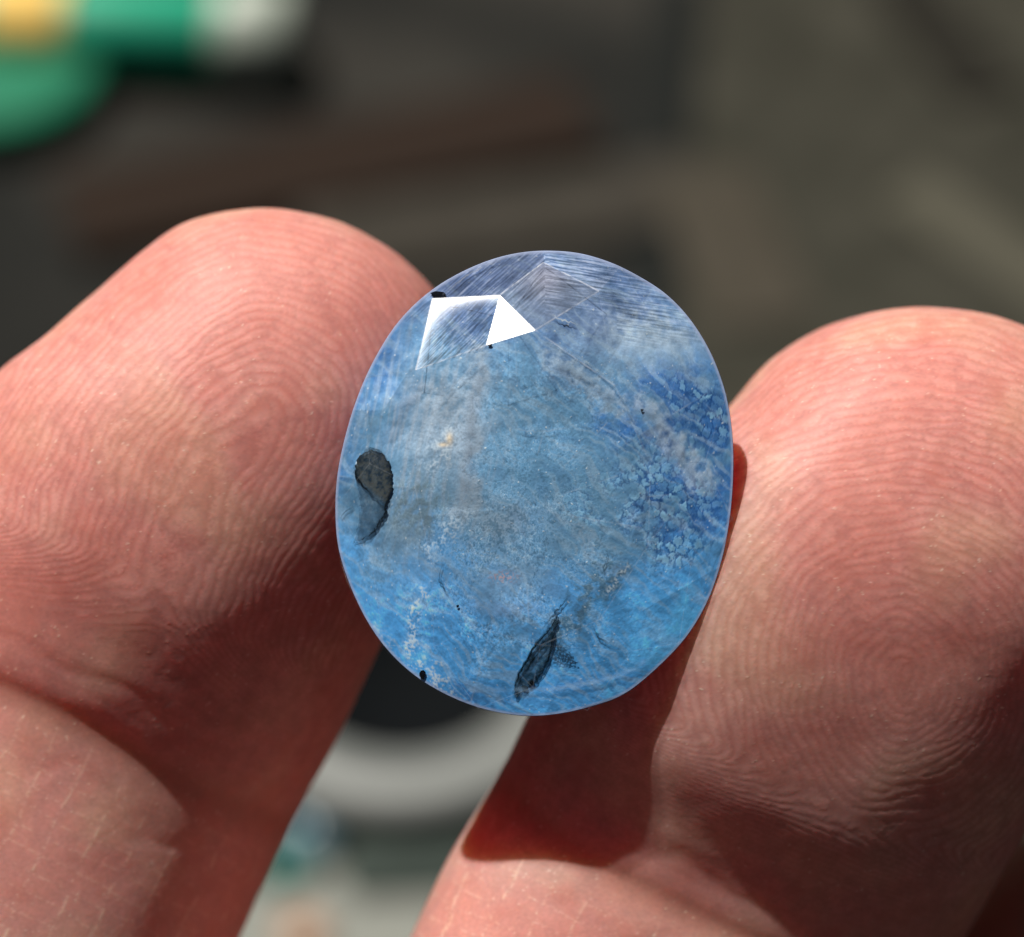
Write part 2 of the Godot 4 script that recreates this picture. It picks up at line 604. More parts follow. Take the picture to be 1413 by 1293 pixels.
func build_hand() -> void:
	noise("warp", 150.0, 2)
	noise("mid", 34.0, 3)
	noise("fine", 7.0, 2)
	noise("big", 260.0, 2)
	noise("flake", 9.0, 2)
	noise("blotch", 90.0, 3)
	for m in 46:
		minutiae.append([0, Vector2(rng.randf_range(20, 620), rng.randf_range(330, 900)), 1.0 if rng.randf() < 0.5 else -1.0])
	for m in 46:
		minutiae.append([1, Vector2(rng.randf_range(960, 1413), rng.randf_range(450, 1120)), 1.0 if rng.randf() < 0.5 else -1.0])
	var t0 := Time.get_ticks_msec()
	finger(0,
		PackedVector2Array([Vector2(430, 299), Vector2(362, 291), Vector2(262, 309), Vector2(200, 350), Vector2(143, 402), Vector2(78, 458), Vector2(0, 522), Vector2(-60, 640), Vector2(-110, 745), Vector2(-170, 870), Vector2(-235, 1010), Vector2(-310, 1170), Vector2(-380, 1330)]),
		PackedVector2Array([Vector2(430, 299), Vector2(492, 318), Vector2(562, 362), Vector2(614, 424), Vector2(636, 520), Vector2(626, 634), Vector2(593, 752), Vector2(518, 906), Vector2(466, 1020), Vector2(400, 1140), Vector2(330, 1293), Vector2(258, 1445), Vector2(190, 1600)]),
		PackedFloat32Array([-8.4, -8.6, -9.0, -9.3, -9.5, -9.6, -9.8, -10.1, -10.8, -11.6, -11.5, -11.0, -10.6]),
		PackedFloat32Array([0.0, 2.6, 4.8, 6.6, 8.0, 9.0, 9.6, 9.7, 9.2, 8.8, 9.2, 9.5, 9.6]),
		PackedFloat32Array([0.0, 2.2, 3.6, 4.6, 5.2, 5.6, 6.0, 6.4, 7.0, 7.6, 8.0, 8.2, 8.4]),
		PackedFloat32Array([0.0, 0.0, 0.0, 0.0, 0.1, 0.3, 0.6, 0.9, 1.1, 1.2, 1.2, 1.2, 1.2]))
	finger(1,
		PackedVector2Array([Vector2(1403, 450), Vector2(1340, 433), Vector2(1268, 426), Vector2(1195, 434), Vector2(1128, 456), Vector2(1062, 500), Vector2(1010, 560), Vector2(950, 625), Vector2(888, 705), Vector2(828, 805), Vector2(770, 925), Vector2(724, 1005), Vector2(688, 1072), Vector2(620, 1180), Vector2(568, 1293), Vector2(505, 1415), Vector2(440, 1545)]),
		PackedVector2Array([Vector2(1403, 450), Vector2(1460, 480), Vector2(1530, 540), Vector2(1590, 620), Vector2(1615, 700), Vector2(1592, 780), Vector2(1556, 848), Vector2(1521, 912), Vector2(1473, 1001), Vector2(1416, 1112), Vector2(1350, 1230), Vector2(1306, 1317), Vector2(1272, 1383), Vector2(1212, 1497), Vector2(1155, 1605), Vector2(1095, 1720), Vector2(1040, 1830)]),
		PackedFloat32Array([-7.4, -7.4, -7.4, -7.4, -7.5, -7.6, -7.75, -8.0, -8.45, -9.15, -10.0, -11.0, -11.5, -11.3, -10.9, -10.7, -10.7, -10.8]),
		PackedFloat32Array([0.0, 2.4, 4.2, 5.8, 7.2, 8.3, 9.0, 9.5, 9.7, 9.6, 9.1, 8.2, 8.0, 8.6, 9.0, 9.1, 9.1]),
		PackedFloat32Array([0.0, 2.0, 3.2, 4.0, 4.6, 5.0, 5.4, 5.8, 6.2, 6.6, 7.0, 7.2, 7.4, 7.6, 7.8, 8.0, 8.0]),
		PackedFloat32Array([0.0, 0.0, 0.0, 0.1, 0.2, 0.4, 0.7, 1.1, 1.5, 1.9, 2.2, 2.4, 2.4, 2.3, 2.2, 2.0, 1.8]))
	print("fingers ", Time.get_ticks_msec() - t0, " ms, ", hp.size(), " vertices")
	# the rest of the hand, below and behind the picture
	limb([Vector3(-24, -26.5, -11.6), Vector3(-26.5, -31.5, -11.6), Vector3(-33, -46, -14), Vector3(-38, -66, -24), Vector3(-34, -98, -44)], [8.6, 9.3, 10.2, 12.0, 17.0])
	limb([Vector3(2.2, -33, -11.8), Vector3(-0.6, -38, -12.0), Vector3(-8, -52, -16), Vector3(-18, -74, -30), Vector3(-20, -98, -46)], [8.8, 9.8, 10.2, 10.4, 12.0])
	limb([Vector3(29.0, -25.5, -17.5), Vector3(17.5, -48, -20), Vector3(6, -70, -30), Vector3(-4, -100, -46)], [8.4, 8.8, 9.6, 12.0])
	limb([Vector3(42, -40, -28), Vector3(33, -60, -30), Vector3(22, -80, -38), Vector3(8, -104, -48)], [7.8, 8.4, 9.2, 11.5])
	limb([Vector3(48, -58, -36), Vector3(40, -74, -38), Vector3(30, -90, -44), Vector3(16, -110, -50)], [6.8, 7.4, 8.2, 10.5])
	limb([Vector3(-8, -86, -44), Vector3(-10, -110, -50), Vector3(-16, -145, -54), Vector3(-22, -185, -58), Vector3(-34, -280, -64)], [27.0, 33.0, 28.0, 25.0, 34.0], 0.52)
	var m := StandardMaterial3D.new()
	m.vertex_color_use_as_albedo = true
	m.roughness = 0.56
	m.metallic_specular = 0.45
	m.subsurf_scatter_enabled = true
	m.subsurf_scatter_strength = 0.5
	var o := put("hand", grid_mesh(hp, hn, hc, hi), m)
	o.transform = stand
	tag(o, "bare hand with thumb and index finger pinching the blue gemstone", "hand")


# ---------------------------------------------------------------- the stone

var rim := PackedVector2Array()
var mid_ := Vector2(737, 667)
var planes: Array[Plane] = []
var facet := -1
var T := PackedVector2Array([Vector2(672, 480), Vector2(738, 460), Vector2(845, 535), Vector2(893, 640), Vector2(890, 750), Vector2(825, 850), Vector2(745, 885), Vector2(655, 860), Vector2(598, 775), Vector2(575, 670), Vector2(605, 570)])
var M := PackedVector2Array([Vector2(575, 512), Vector2(690, 410), Vector2(825, 405), Vector2(935, 505), Vector2(968, 640), Vector2(950, 775), Vector2(870, 895), Vector2(735, 945), Vector2(600, 890), Vector2(515, 775), Vector2(512, 640)])
var G := PackedVector2Array([Vector2(597, 413), Vector2(750, 364), Vector2(855, 370), Vector2(1000, 545), Vector2(1008, 715), Vector2(935, 885), Vector2(810, 978), Vector2(660, 976), Vector2(530, 890), Vector2(463, 700), Vector2(500, 522)])
var left_girdle := PackedVector2Array([Vector2(690, 410), Vector2(597, 413), Vector2(585, 395), Vector2(640, 360), Vector2(750, 335), Vector2(750, 364)])
var main_kite := PackedVector2Array([Vector2(690, 410), Vector2(750, 364), Vector2(825, 405), Vector2(738, 460)])
var right_girdle := PackedVector2Array([Vector2(750, 364), Vector2(752, 335), Vector2(880, 350), Vector2(855, 370), Vector2(825, 405)])
const TABLE := 0.00175
const BREAK := 0.00069
const LIFT := 0.0005      # the girdle stands this far in front of the sharpest distance
const LEAN := 0.05        # the stone leans a little to one side
const EDGE := 0.00010


func g3(u: Vector2, z: float) -> Vector3:
	return Vector3((u.x - mid_.x) * K, (mid_.y - u.y) * K, z + (u.x - mid_.x) * K * LEAN)


func core_height(u: Vector2) -> float:
	var x := (u.x - mid_.x) * K
	var y := (mid_.y - u.y) * K
	var z := TABLE + LEAN * x
	facet = -1
	for k in planes.size():
		var pl := planes[k]
		var h := (pl.d - pl.normal.x * x - pl.normal.y * y) / pl.normal.z
		if h < z:
			z = h
			facet = k
	return (z - LEAN * x) * 0.3


func blob(u: Vector2, x: float, y: float, rx: float, ry: float) -> float:
	var d := Vector2((u.x - x) / rx, (u.y - y) / ry)
	return exp(-d.length_squared())


# distance to a stretch from a to b
static func stretch(u: Vector2, a: Vector2, b: Vector2) -> float:
	var ab := b - a
	var t := clampf((u - a).dot(ab) / ab.length_squared(), 0.0, 1.0)
	return u.distance_to(a + ab * t)


# noise drawn out along a direction
func streak(u: Vector2, degrees: float, along: float, across: float) -> float:
	var d := Vector2.from_angle(deg_to_rad(-degrees))
	return noises.unit.get_noise_2d(u.dot(d) / along, u.dot(d.orthogonal()) / across)


# what the milky inside looks like at a point, and how rough it is (metres)
func milk(u: Vector2, reach: float) -> float:
	var n1: float = noises.g1.get_noise_2d(u.x, u.y)
	var n2: float = noises.g2.get_noise_2d(u.x, u.y)
	var n3: float = noises.g3.get_noise_2d(u.x, u.y)
	var n4: float = noises.g4.get_noise_2d(u.x, u.y)
	var w := u + Vector2(n2, n3) * 26.0
	var slate := Color(0.13, 0.235, 0.48)
	var grey := Color(0.145, 0.34, 0.57)
	var bright := Color(0.085, 0.38, 0.85)
	var deep := Color(0.028, 0.125, 0.38)
	var c := slate.lerp(grey, smoothstep(410.0, 560.0, w.y + 80.0 * n1))
	c = c.lerp(bright, smoothstep(690.0, 900.0, w.y + 130.0 * n1 + 0.25 * absf(w.x - 720.0)))  # brighter blue low down paints the light glowing through the stone
	# deep blue clouds to the right, along the left rim and the lower edge
	var dark := 1.2 * blob(w, 945, 560, 65, 60) + 1.0 * blob(w, 990, 640, 45, 75) + 0.9 * blob(w, 935, 700, 65, 55) + 0.6 * blob(w, 860, 600, 45, 40) + 0.6 * blob(w, 640, 958, 80, 14) + 0.55 * blob(w, 850, 950, 70, 12) + 0.8 * blob(w, 520, 500, 45, 80) + 0.5 * blob(w, 640, 400, 60, 40) + 0.5 * blob(w, 478, 640, 24, 70) + 0.4 * blob(w, 930, 840, 40, 50)
	c = c.lerp(deep, clampf(dark * (0.85 + n2 * 1.2), 0.0, 0.92))
	# drawn-out veils: steep on the left, falling to the right elsewhere
	var steep := streak(u, 80.0, 95.0, 10.0)
	var falling := streak(u + Vector2(n2, n1) * 20.0, -38.0, 110.0, 15.0)
	var left := blob(u, 590, 600, 95, 150)
	c = c.lerp(Color(0.33, 0.45, 0.60), clampf(left * (0.12 + 1.5 * steep), 0.0, 0.7))
	c = c.lerp(Color(0.34, 0.50, 0.66), clampf((1.0 - left) * 1.1 * falling - 0.05, 0.0, 0.4))
	c = c.lerp(Color(0.06, 0.16, 0.34), clampf(-0.9 * falling * (1.0 - left) - 0.08, 0.0, 0.35))
	# pale smoke
	var smoke := 0.95 * blob(w, 605, 585, 50, 70) + 0.85 * blob(w, 890, 465, 75, 40) + 0.5 * blob(w, 690, 720, 60, 30) + 0.35 * blob(w, 700, 800, 70, 40) + 0.4 * blob(w, 560, 720, 40, 60) + 0.4 * blob(w, 770, 400, 60, 30)
	smoke += 0.75 * exp(-pow(stretch(w, Vector2(662, 490), Vector2(640, 700)) / 15.0, 2.0)) + 0.7 * exp(-pow(stretch(w, Vector2(885, 560), Vector2(968, 670)) / 13.0, 2.0)) + 0.6 * exp(-pow(stretch(w, Vector2(755, 495), Vector2(855, 560)) / 11.0, 2.0)) + 0.4 * exp(-pow(stretch(w, Vector2(760, 700), Vector2(840, 780)) / 8.0, 2.0))
	c = c.lerp(Color(0.38, 0.49, 0.62), clampf(smoke * (0.85 + n3 * 0.5), 0.0, 0.8))
	# warm greenish murk beside the dark crystal
	c = c.lerp(Color(0.10, 0.15, 0.17), clampf(0.95 * blob(w, 578, 712, 48, 50) * (0.75 + 0.9 * n3), 0.0, 0.75))
	# darker grain in the middle and a dark smoky track above the feather
	var grain := blob(w, 700, 705, 75, 75) + 0.9 * blob(w, 665, 770, 50, 40) + 0.7 * blob(w, 800, 690, 60, 50) + 0.6 * blob(w, 790, 810, 60, 50)
	c = c.lerp(Color(0.05, 0.13, 0.22), clampf(grain * (0.22 + 1.3 * n3 + 0.9 * n4), 0.0, 0.7))
	c = c.lerp(Color(0.06, 0.11, 0.15), clampf(0.95 * exp(-pow(stretch(w, Vector2(772, 885), Vector2(838, 795)) / 19.0, 2.0)) * (0.8 + 1.5 * n3), 0.0, 0.8))
	# leathery net of hair-thin dark lines
	var leather := clampf(blob(u, 720, 740, 190, 150) + 0.5 * blob(u, 700, 880, 150, 60) + 0.45 * blob(u, 720, 540, 120, 60), 0.0, 1.0) * clampf(0.65 + 1.6 * n2, 0.0, 1.0)
	var crease := 1.0 - absf(noises.hair.get_noise_2d(u.x + 5.0 * n3, u.y + 5.0 * n4)) * 2.6
	c = c.lerp(Color(0.03, 0.10, 0.20), leather * smoothstep(0.72, 0.98, crease) * 0.62)
	c = c.lerp(Color(0.36, 0.54, 0.70), leather * smoothstep(0.1, -0.5, crease) * 0.45)
	# bubbles: pale cells with dark edges
	var bub := clampf(1.1 * blob(u, 975, 580, 38, 42) + 1.1 * blob(u, 930, 690, 65, 34) + blob(u, 935, 762, 55, 32) + 0.6 * blob(u, 890, 630, 45, 40) + 0.6 * blob(u, 830, 700, 60, 50) + 0.5 * blob(u, 950, 540, 70, 40) - 0.08, 0.0, 1.0) * smoothstep(-0.6, -0.1, n2 + 0.6 * n1)
	var uc := u + Vector2(n3, n4) * 4.0
	var seam: float = noises.seam.get_noise_2d(uc.x, uc.y)
	var cell: float = noises.cell.get_noise_2d(uc.x, uc.y)
	var heart := smoothstep(-0.93, -0.72, seam) * clampf(0.45 + 0.9 * cell, 0.0, 1.0)
	c = c.lerp(Color(0.22, 0.46, 0.68), bub * heart * 0.9)
	c = c.lerp(Color(0.006, 0.045, 0.18), bub * (1.0 - smoothstep(-0.96, -0.80, seam)) * 0.75)
	# white crumbs along the veins
	var vein := 1.2 * exp(-pow(stretch(w, Vector2(582, 830), Vector2(572, 890)) / 9.0, 2.0)) + 1.1 * exp(-pow(stretch(w, Vector2(572, 900), Vector2(622, 962)) / 9.0, 2.0)) + exp(-pow(stretch(u, Vector2(838, 815), Vector2(863, 780)) / 4.5, 2.0)) + 0.9 * exp(-pow(stretch(w, Vector2(600, 645), Vector2(628, 600)) / 9.0, 2.0)) + 0.6 * exp(-pow(stretch(w, Vector2(590, 770), Vector2(650, 710)) / 9.0, 2.0)) + 0.5 * exp(-pow(stretch(w, Vector2(500, 850), Vector2(545, 930)) / 7.0, 2.0))
	c = c.lerp(Color(0.42, 0.54, 0.66), clampf(vein * smoothstep(-0.15, 0.45, n4 + n3), 0.0, 0.85))
	c = c.lerp(Color(0.75, 0.66, 0.52), clampf(0.8 * blob(u, 621, 606, 4.5, 8.5) * 1.2 + blob(u, 612, 614, 6, 3), 0.0, 0.9))
	c = c.lerp(Color(0.62, 0.40, 0.42), clampf(0.7 * blob(u, 695, 795, 16, 7) * smoothstep(-0.1, 0.3, n4), 0.0, 0.6))
	var crumb := smoothstep(0.64, 0.78, noises.g5.get_noise_2d(u.x, u.y))
	c = c.lerp(Color(0.58, 0.68, 0.76), crumb * 0.7)
	# clear bright spots low on the right, their glow painted in
	c = c.lerp(Color(0.12, 0.52, 1.0), clampf(0.95 * blob(w, 945, 845, 20, 36) + 0.9 * blob(w, 845, 955, 18, 10) + 0.7 * blob(w, 900, 905, 26, 16) + 0.35 * blob(w, 900, 860, 60, 50), 0.0, 0.85))
	# polishing lines near the top rim; facet reflections and refraction painted as tone
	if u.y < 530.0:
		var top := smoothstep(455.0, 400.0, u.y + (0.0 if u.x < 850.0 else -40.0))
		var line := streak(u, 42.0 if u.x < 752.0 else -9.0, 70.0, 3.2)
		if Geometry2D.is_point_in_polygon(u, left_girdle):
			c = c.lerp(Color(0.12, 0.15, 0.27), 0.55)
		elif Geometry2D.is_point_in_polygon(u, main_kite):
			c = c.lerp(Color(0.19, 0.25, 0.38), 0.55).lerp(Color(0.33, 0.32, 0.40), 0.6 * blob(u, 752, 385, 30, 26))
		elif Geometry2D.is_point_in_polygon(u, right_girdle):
			c = c.lerp(Color(0.36, 0.48, 0.74), clampf(0.30 + 1.2 * line + 0.5 * blob(u, 825, 398, 16, 12), 0.0, 0.85))  # sunlit look of this facet painted as pale scratch streaks
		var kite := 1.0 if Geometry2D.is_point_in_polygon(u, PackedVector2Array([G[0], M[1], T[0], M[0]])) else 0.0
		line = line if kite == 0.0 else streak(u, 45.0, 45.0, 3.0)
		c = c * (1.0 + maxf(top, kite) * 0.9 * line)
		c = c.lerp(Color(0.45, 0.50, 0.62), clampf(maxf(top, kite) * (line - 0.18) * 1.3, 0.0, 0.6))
	c = c * 1.16 * clampf(1.0 + 0.5 * n3 * (0.35 + leather) + 0.36 * n4 * (0.3 + leather) + 0.32 * n2 + 0.2 * n1, 0.65, 1.6)
	# refraction painted in: each facet gets its own random tone
	if facet >= 0 and u.y > 520.0:
		var k := fposmod(sin(facet * 12.9898) * 43758.5453, 1.0)
		c = c * (0.84 + 0.28 * k)
	# back facets seen by refraction, painted as faint planes of tone
	var from_keel := u - Vector2(722, 700)
	var ray := from_keel.angle() + 0.12 * sin(from_keel.angle() * 2.0 + 1.0)
	var slice := floorf((ray + PI) / TAU * 11.0 + (0.0 if from_keel.length() < 150.0 + 14.0 * sin(ray * 5.5) else 0.5))
	var side := absf(fposmod((ray + PI) / TAU * 11.0 + (0.0 if from_keel.length() < 150.0 + 14.0 * sin(ray * 5.5) else 0.5), 1.0))
	var tone := fposmod(sin(slice * 7.31 + (3.0 if from_keel.length() < 150.0 + 14.0 * sin(ray * 5.5) else 0.0)) * 917.3, 1.0)
	c = c * (0.88 + 0.26 * tone)
	c = c.lerp(Color(0.42, 0.56, 0.72), clampf(1.0 - minf(side, 1.0 - side) * from_keel.length() / 3.2, 0.0, 1.0) * clampf(0.12 + 0.7 * n2, 0.0, 0.4) * smoothstep(30.0, 90.0, from_keel.length()))
	# rim light painted as a pale band on the frosted girdle
	c = c.lerp(Color(0.40, 0.48, 0.72), smoothstep(0.978, 0.992, reach) * 0.75)
	tint = c.clamp()
	return n3 * 0.000009 + n4 * 0.000003 - bub * (1.0 - heart) * 0.000006 + crumb * 0.000006


# a sliver between two edges (drawing units), with a colour (and alpha) from a function of (along, across)
func sliver(e1: PackedVector2Array, e2: PackedVector2Array, lift: float, nu: int, nv: int, look: Callable, ragged := 2.5) -> ArrayMesh:
	var p := PackedVector3Array()
	var n := PackedVector3Array()
	var c := PackedColorArray()
	var idx := PackedInt32Array()
	var last := e1.size() - 1
	for i in nu + 1:
		var s := float(last) * i / nu
		var k := mini(int(s), last - 1)
		var t := s - k
		var a: Vector2 = cr(e1[maxi(k - 1, 0)], e1[k], e1[k + 1], e1[mini(k + 2, last)], t)
		a += Vector2(noises.g5.get_noise_2d(a.x, a.y), noises.g5.get_noise_2d(a.y, a.x)) * ragged
		var b: Vector2 = cr(e2[maxi(k - 1, 0)], e2[k], e2[k + 1], e2[mini(k + 2, last)], t)
		b += Vector2(noises.g5.get_noise_2d(b.x, b.y), noises.g5.get_noise_2d(b.y, b.x)) * ragged
		for j in nv + 1:
			var v := float(j) / nv
			var u := a.lerp(b, v)
			p.append(g3(u, core_height(u) + lift + 0.00002 * sin(PI * v)))
			n.append(Vector3(0, 0, 1))
			c.append(look.call(float(i) / nu, v, u))
	for i in nu:
		for j in nv:
			var a := i * (nv + 1) + j
			for v in [a, a + 1, a + nv + 1, a + 1, a + nv + 2, a + nv + 1]:
				idx.append(v)
	return grid_mesh(p, n, c, idx)


func ribbon(line: PackedVector2Array, width: float) -> Array:
	var a := PackedVector2Array()
	var b := PackedVector2Array()
	for k in line.size():
		var dir := (line[mini(k + 1, line.size() - 1)] - line[maxi(k - 1, 0)]).normalized().orthogonal()
		a.append(line[k] + dir * width * 0.5)
		b.append(line[k] - dir * width * 0.5)
	return [a, b]


func build_stone() -> void:
	noise("g1", 170.0, 2)
	noise("g2", 60.0, 3)
	noise("g3", 17.0, 4)
	noise("g4", 5.5, 2)
	noise("g5", 8.0, 2)
	noise("hair", 8.0, 2)
	noise("unit", 1.0, 3)
	var cellular := noise("cell", 12.5, 1, FastNoiseLite.TYPE_CELLULAR)
	cellular.cellular_return_type = FastNoiseLite.RETURN_CELL_VALUE
	var seams := noise("seam", 12.5, 1, FastNoiseLite.TYPE_CELLULAR)
	seams.cellular_return_type = FastNoiseLite.RETURN_DISTANCE2_SUB
	seams.seed = cellular.seed
	var base := stand * Transform3D(Basis(), at(mid_.x, mid_.y, LIFT))
	var t := thing("gemstone", "large oval faceted blue gemstone held between the fingertips", "gemstone", base)
	var pts := PackedVector2Array([Vector2(755, 346), Vector2(800, 350), Vector2(845, 364), Vector2(888, 386), Vector2(920, 408), Vector2(948, 437), Vector2(972, 473), Vector2(990, 512), Vector2(1003, 556), Vector2(1010, 610), Vector2(1010, 665), Vector2(1005, 720), Vector2(994, 775), Vector2(975, 830), Vector2(945, 880), Vector2(902, 925), Vector2(860, 958), Vector2(815, 975), Vector2(770, 985), Vector2(725, 988), Vector2(680, 982), Vector2(640, 970), Vector2(600, 951), Vector2(563, 926), Vector2(530, 893), Vector2(503, 853), Vector2(480, 803), Vector2(466, 755), Vector2(462, 705), Vector2(465, 655), Vector2(475, 605), Vector2(490, 555), Vector2(510, 507), Vector2(537, 460), Vector2(565, 426), Vector2(598, 398), Vector2(635, 376), Vector2(675, 359), Vector2(715, 349)])
	var np := pts.size()
	var nr := int(1060 * FINE)
	for i in nr:
		var s := float(np) * i / nr
		var k := int(s)
		rim.append(cr(pts[(k + np - 1) % np], pts[k % np], pts[(k + 1) % np], pts[(k + 2) % np], s - k))
	# crown: facets as drawn, each flat
	var st := SurfaceTool.new()
	st.begin(Mesh.PRIMITIVE_TRIANGLES)
	var add := func(c: Array) -> void:     # corners of one facet
		var nrm := Vector3.ZERO
		for k in range(1, c.size() - 1):
			nrm += (c[k] - c[0]).cross(c[k + 1] - c[0])
		var turned := nrm.z < 0.0
		nrm = nrm.normalized() * (-1.0 if turned else 1.0)
		for k in range(1, c.size() - 1):
			var tri := [c[0], c[k], c[k + 1]] if turned else [c[0], c[k + 1], c[k]]
			for v in tri:
				st.set_normal(nrm)
				st.add_vertex(v)
		var middle := Vector3.ZERO
		for v in c:
			middle += v
		planes.append(Plane(nrm, nrm.dot(middle / c.size())))
	var n := T.size()
	var table := []
	for k in n:
		table.append(g3(T[k], TABLE))
	add.call(table)
	planes.clear()
	var bright_kite := []
	for k in n:
		var j := (k + 1) % n
		add.call([g3(T[k], TABLE), g3(M[j], BREAK), g3(T[j], TABLE)])
		var kite := [g3(M[k], BREAK), g3(T[k], TABLE), g3(M[j], BREAK), g3(G[k], EDGE)]
		if k == 0:      # rounded, built further down; only its plane is noted here
			bright_kite = kite
			var kn: Vector3 = ((kite[1] - kite[3]) as Vector3).cross(kite[2] - kite[0]).normalized()
			kn = kn if kn.z > 0.0 else -kn
			planes.append(Plane(kn, kn.dot((kite[0] + kite[1] + kite[2] + kite[3]) / 4.0)))
		else:
			add.call(kite)
		# upper girdle facet from G[k] round the rim to G[j]
		var i0 := 0
		var i1 := 0
		for i in nr:
			if rim[i].distance_squared_to(G[k]) < rim[i0].distance_squared_to(G[k]):
				i0 = i
			if rim[i].distance_squared_to(G[j]) < rim[i1].distance_squared_to(G[j]):
				i1 = i
		var fan := [g3(M[j], BREAK), g3(G[k], EDGE)]
		var count := posmod(i1 - i0, nr)
		for s in range(0, count + 1, 6):
			fan.append(g3(mid_ + (rim[(i0 + s) % nr] - mid_) * 0.998, EDGE * 0.9))
		fan.append(g3(G[j], EDGE))
		add.call(fan)
	# the slightly rounded bright facet at the upper left
	var fn := (g3(T[1], TABLE) - g3(M[1], BREAK)).cross(g3(T[0], TABLE) - g3(M[1], BREAK)).normalized()
	if fn.z < 0:
		fn = -fn
	var corner := [bright_kite[3], bright_kite[2], bright_kite[1], bright_kite[0]]   # D A C E
	var lean := [Vector3(0.0, 0.0, 0), Vector3(-0.01, -0.03, 0), Vector3(-0.10, -0.16, 0), Vector3(-0.02, -0.02, 0)]
	var m := 12
	for i in m:
		for j in m:
			var quad := []
			for s in [[i, j], [i + 1, j], [i + 1, j + 1], [i, j + 1]]:
				var x := float(s[0]) / m
				var y := float(s[1]) / m
				var pos: Vector3 = corner[0].lerp(corner[1], x).lerp(corner[3].lerp(corner[2], x), y)
				var off: Vector3 = lean[0].lerp(lean[1], x).lerp(lean[3].lerp(lean[2], x), y)
				off += Vector3(-0.04, -0.08, 0) * sin(PI * x * 0.75) * sin(PI * y * 0.75)
				quad.append([pos, (fn + off).normalized()])
			for s in [0, 1, 2, 0, 2, 3]:
				st.set_normal(quad[s][1])
				st.add_vertex(quad[s][0])
	# girdle: a thin rounded wall down to the pavilion
	for i in nr:
		var a := rim[i]
		var b := rim[(i + 1) % nr]
		var na := Vector3(a.x - mid_.x, mid_.y - a.y, 0).normalized()
		var nb := Vector3(b.x - mid_.x, mid_.y - b.y, 0).normalized()
		var q := [[g3(mid_ + (a - mid_) * 0.998, EDGE * 0.9), na + Vector3(0, 0, 0.6)], [g3(mid_ + (b - mid_) * 0.998, EDGE * 0.9), nb + Vector3(0, 0, 0.6)], [g3(b, 0.0), nb], [g3(a, 0.0), na]]
		for s in [0, 1, 2, 0, 2, 3]:
			st.set_normal(q[s][1].normalized())
			st.add_vertex(q[s][0])
	var clear := StandardMaterial3D.new()
	clear.transparency = BaseMaterial3D.TRANSPARENCY_ALPHA
	clear.albedo_color = Color(0.3, 0.4, 0.6, 0.004)
	clear.roughness = 0.18
	clear.metallic_specular = 0.25
	var shell_mesh := st.commit()
	# the milky body
	var p := PackedVector3Array()
	var c := PackedColorArray()
	var rings := int(390 * FINE)
	for i in rings + 1:
		var f := float(i) / rings * 0.996
		for j in nr:
			var u := mid_ + (rim[j] - mid_) * f
			var z := core_height(u)
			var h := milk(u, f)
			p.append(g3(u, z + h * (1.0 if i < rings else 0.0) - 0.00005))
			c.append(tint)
	var rows := rings
	for s in [[0.996, -0.0004], [0.93, -0.0011], [0.80, -0.0032], [0.54, -0.0052], [0.15, -0.0063], [0.0, -0.0064]]:
		rows += 1
		for j in nr:
			p.append(g3(mid_ + (rim[j] - mid_) * s[0], s[1]))
			c.append(Color(0.07, 0.22, 0.48))
	var nn := PackedVector3Array()
	nn.resize(p.size())
	for i in rows + 1:
		for j in nr:
			var du := p[mini(i + 1, rows) * nr + j] - p[maxi(i - 1, 0) * nr + j]
			var dv := p[i * nr + (j + 1) % nr] - p[i * nr + (j + nr - 1) % nr]
			var v := dv.cross(du)
			nn[i * nr + j] = v.normalized() if v.length() > 1e-16 else Vector3(0, 0, 1 if i == 0 else -1)
	if nn[rings / 2 * nr + 5].z < 0.0:
		for k in nn.size():
			nn[k] = -nn[k]
	nn[0] = Vector3(0, 0, 1)
	var idx := PackedInt32Array()
	for i in rows:
		for j in nr:
			var a := i * nr + j
			var b := i * nr + (j + 1) % nr
			idx.append_array([a, b, a + nr, b, b + nr, a + nr])
	if (p[idx[0 + nr * 60] ] != null):
		var k := 6 * (nr * 60)
		if (p[idx[k + 1]] - p[idx[k]]).cross(p[idx[k + 2]] - p[idx[k]]).z > 0.0:
			for q in range(0, idx.size(), 3):
				var sw := idx[q + 1]
				idx[q + 1] = idx[q + 2]
				idx[q + 2] = sw
	var body := StandardMaterial3D.new()
	body.vertex_color_use_as_albedo = true
	body.roughness = 0.5
	body.metallic_specular = 0.3
	body.backlight_enabled = true
	body.backlight = Color(0.5, 0.5, 0.5)
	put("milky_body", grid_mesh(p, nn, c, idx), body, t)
	put("crown", shell_mesh, clear, t)
	# things grown into the stone
	var veil := StandardMaterial3D.new()
	veil.vertex_color_use_as_albedo = true
	veil.transparency = BaseMaterial3D.TRANSPARENCY_ALPHA
	veil.roughness = 0.7
	veil.metallic_specular = 0.15
	var hook := func(_s: float, v: float, u: Vector2) -> Color:
		var k: float = noises.g3.get_noise_2d(u.x, u.y)
		var k2: float = noises.g4.get_noise_2d(u.x, u.y)
		# the upper bean is denser than the lobe that hangs from it
		var bean := smoothstep(6.0, -6.0, (u - Vector2(497, 663)).dot(Vector2(-0.60, 0.80)) - 3.0)
		var col := Color(0.018, 0.035, 0.055).lerp(Color(0.085, 0.098, 0.098), clampf(0.40 + 1.5 * k + 0.9 * k2 + 0.5 * blob(u, 522, 672, 18, 22), 0, 1))
		col = col.lerp(Color(0.045, 0.11, 0.20), (1.0 - bean) * 0.7)
		var edge := pow(absf(v - 0.5) * 2.0, 4.0)
		col = col.lerp(Color(0.006, 0.012, 0.018), edge * (0.9 if v > 0.5 else 0.6 * bean))
		col.a = clampf(lerpf(0.55, 0.85, bean) - 0.3 * k + edge * (0.5 if v > 0.5 else 0.3 * bean) - (1.0 - bean) * 0.25 * (1.0 - v), 0, 1)
		return col
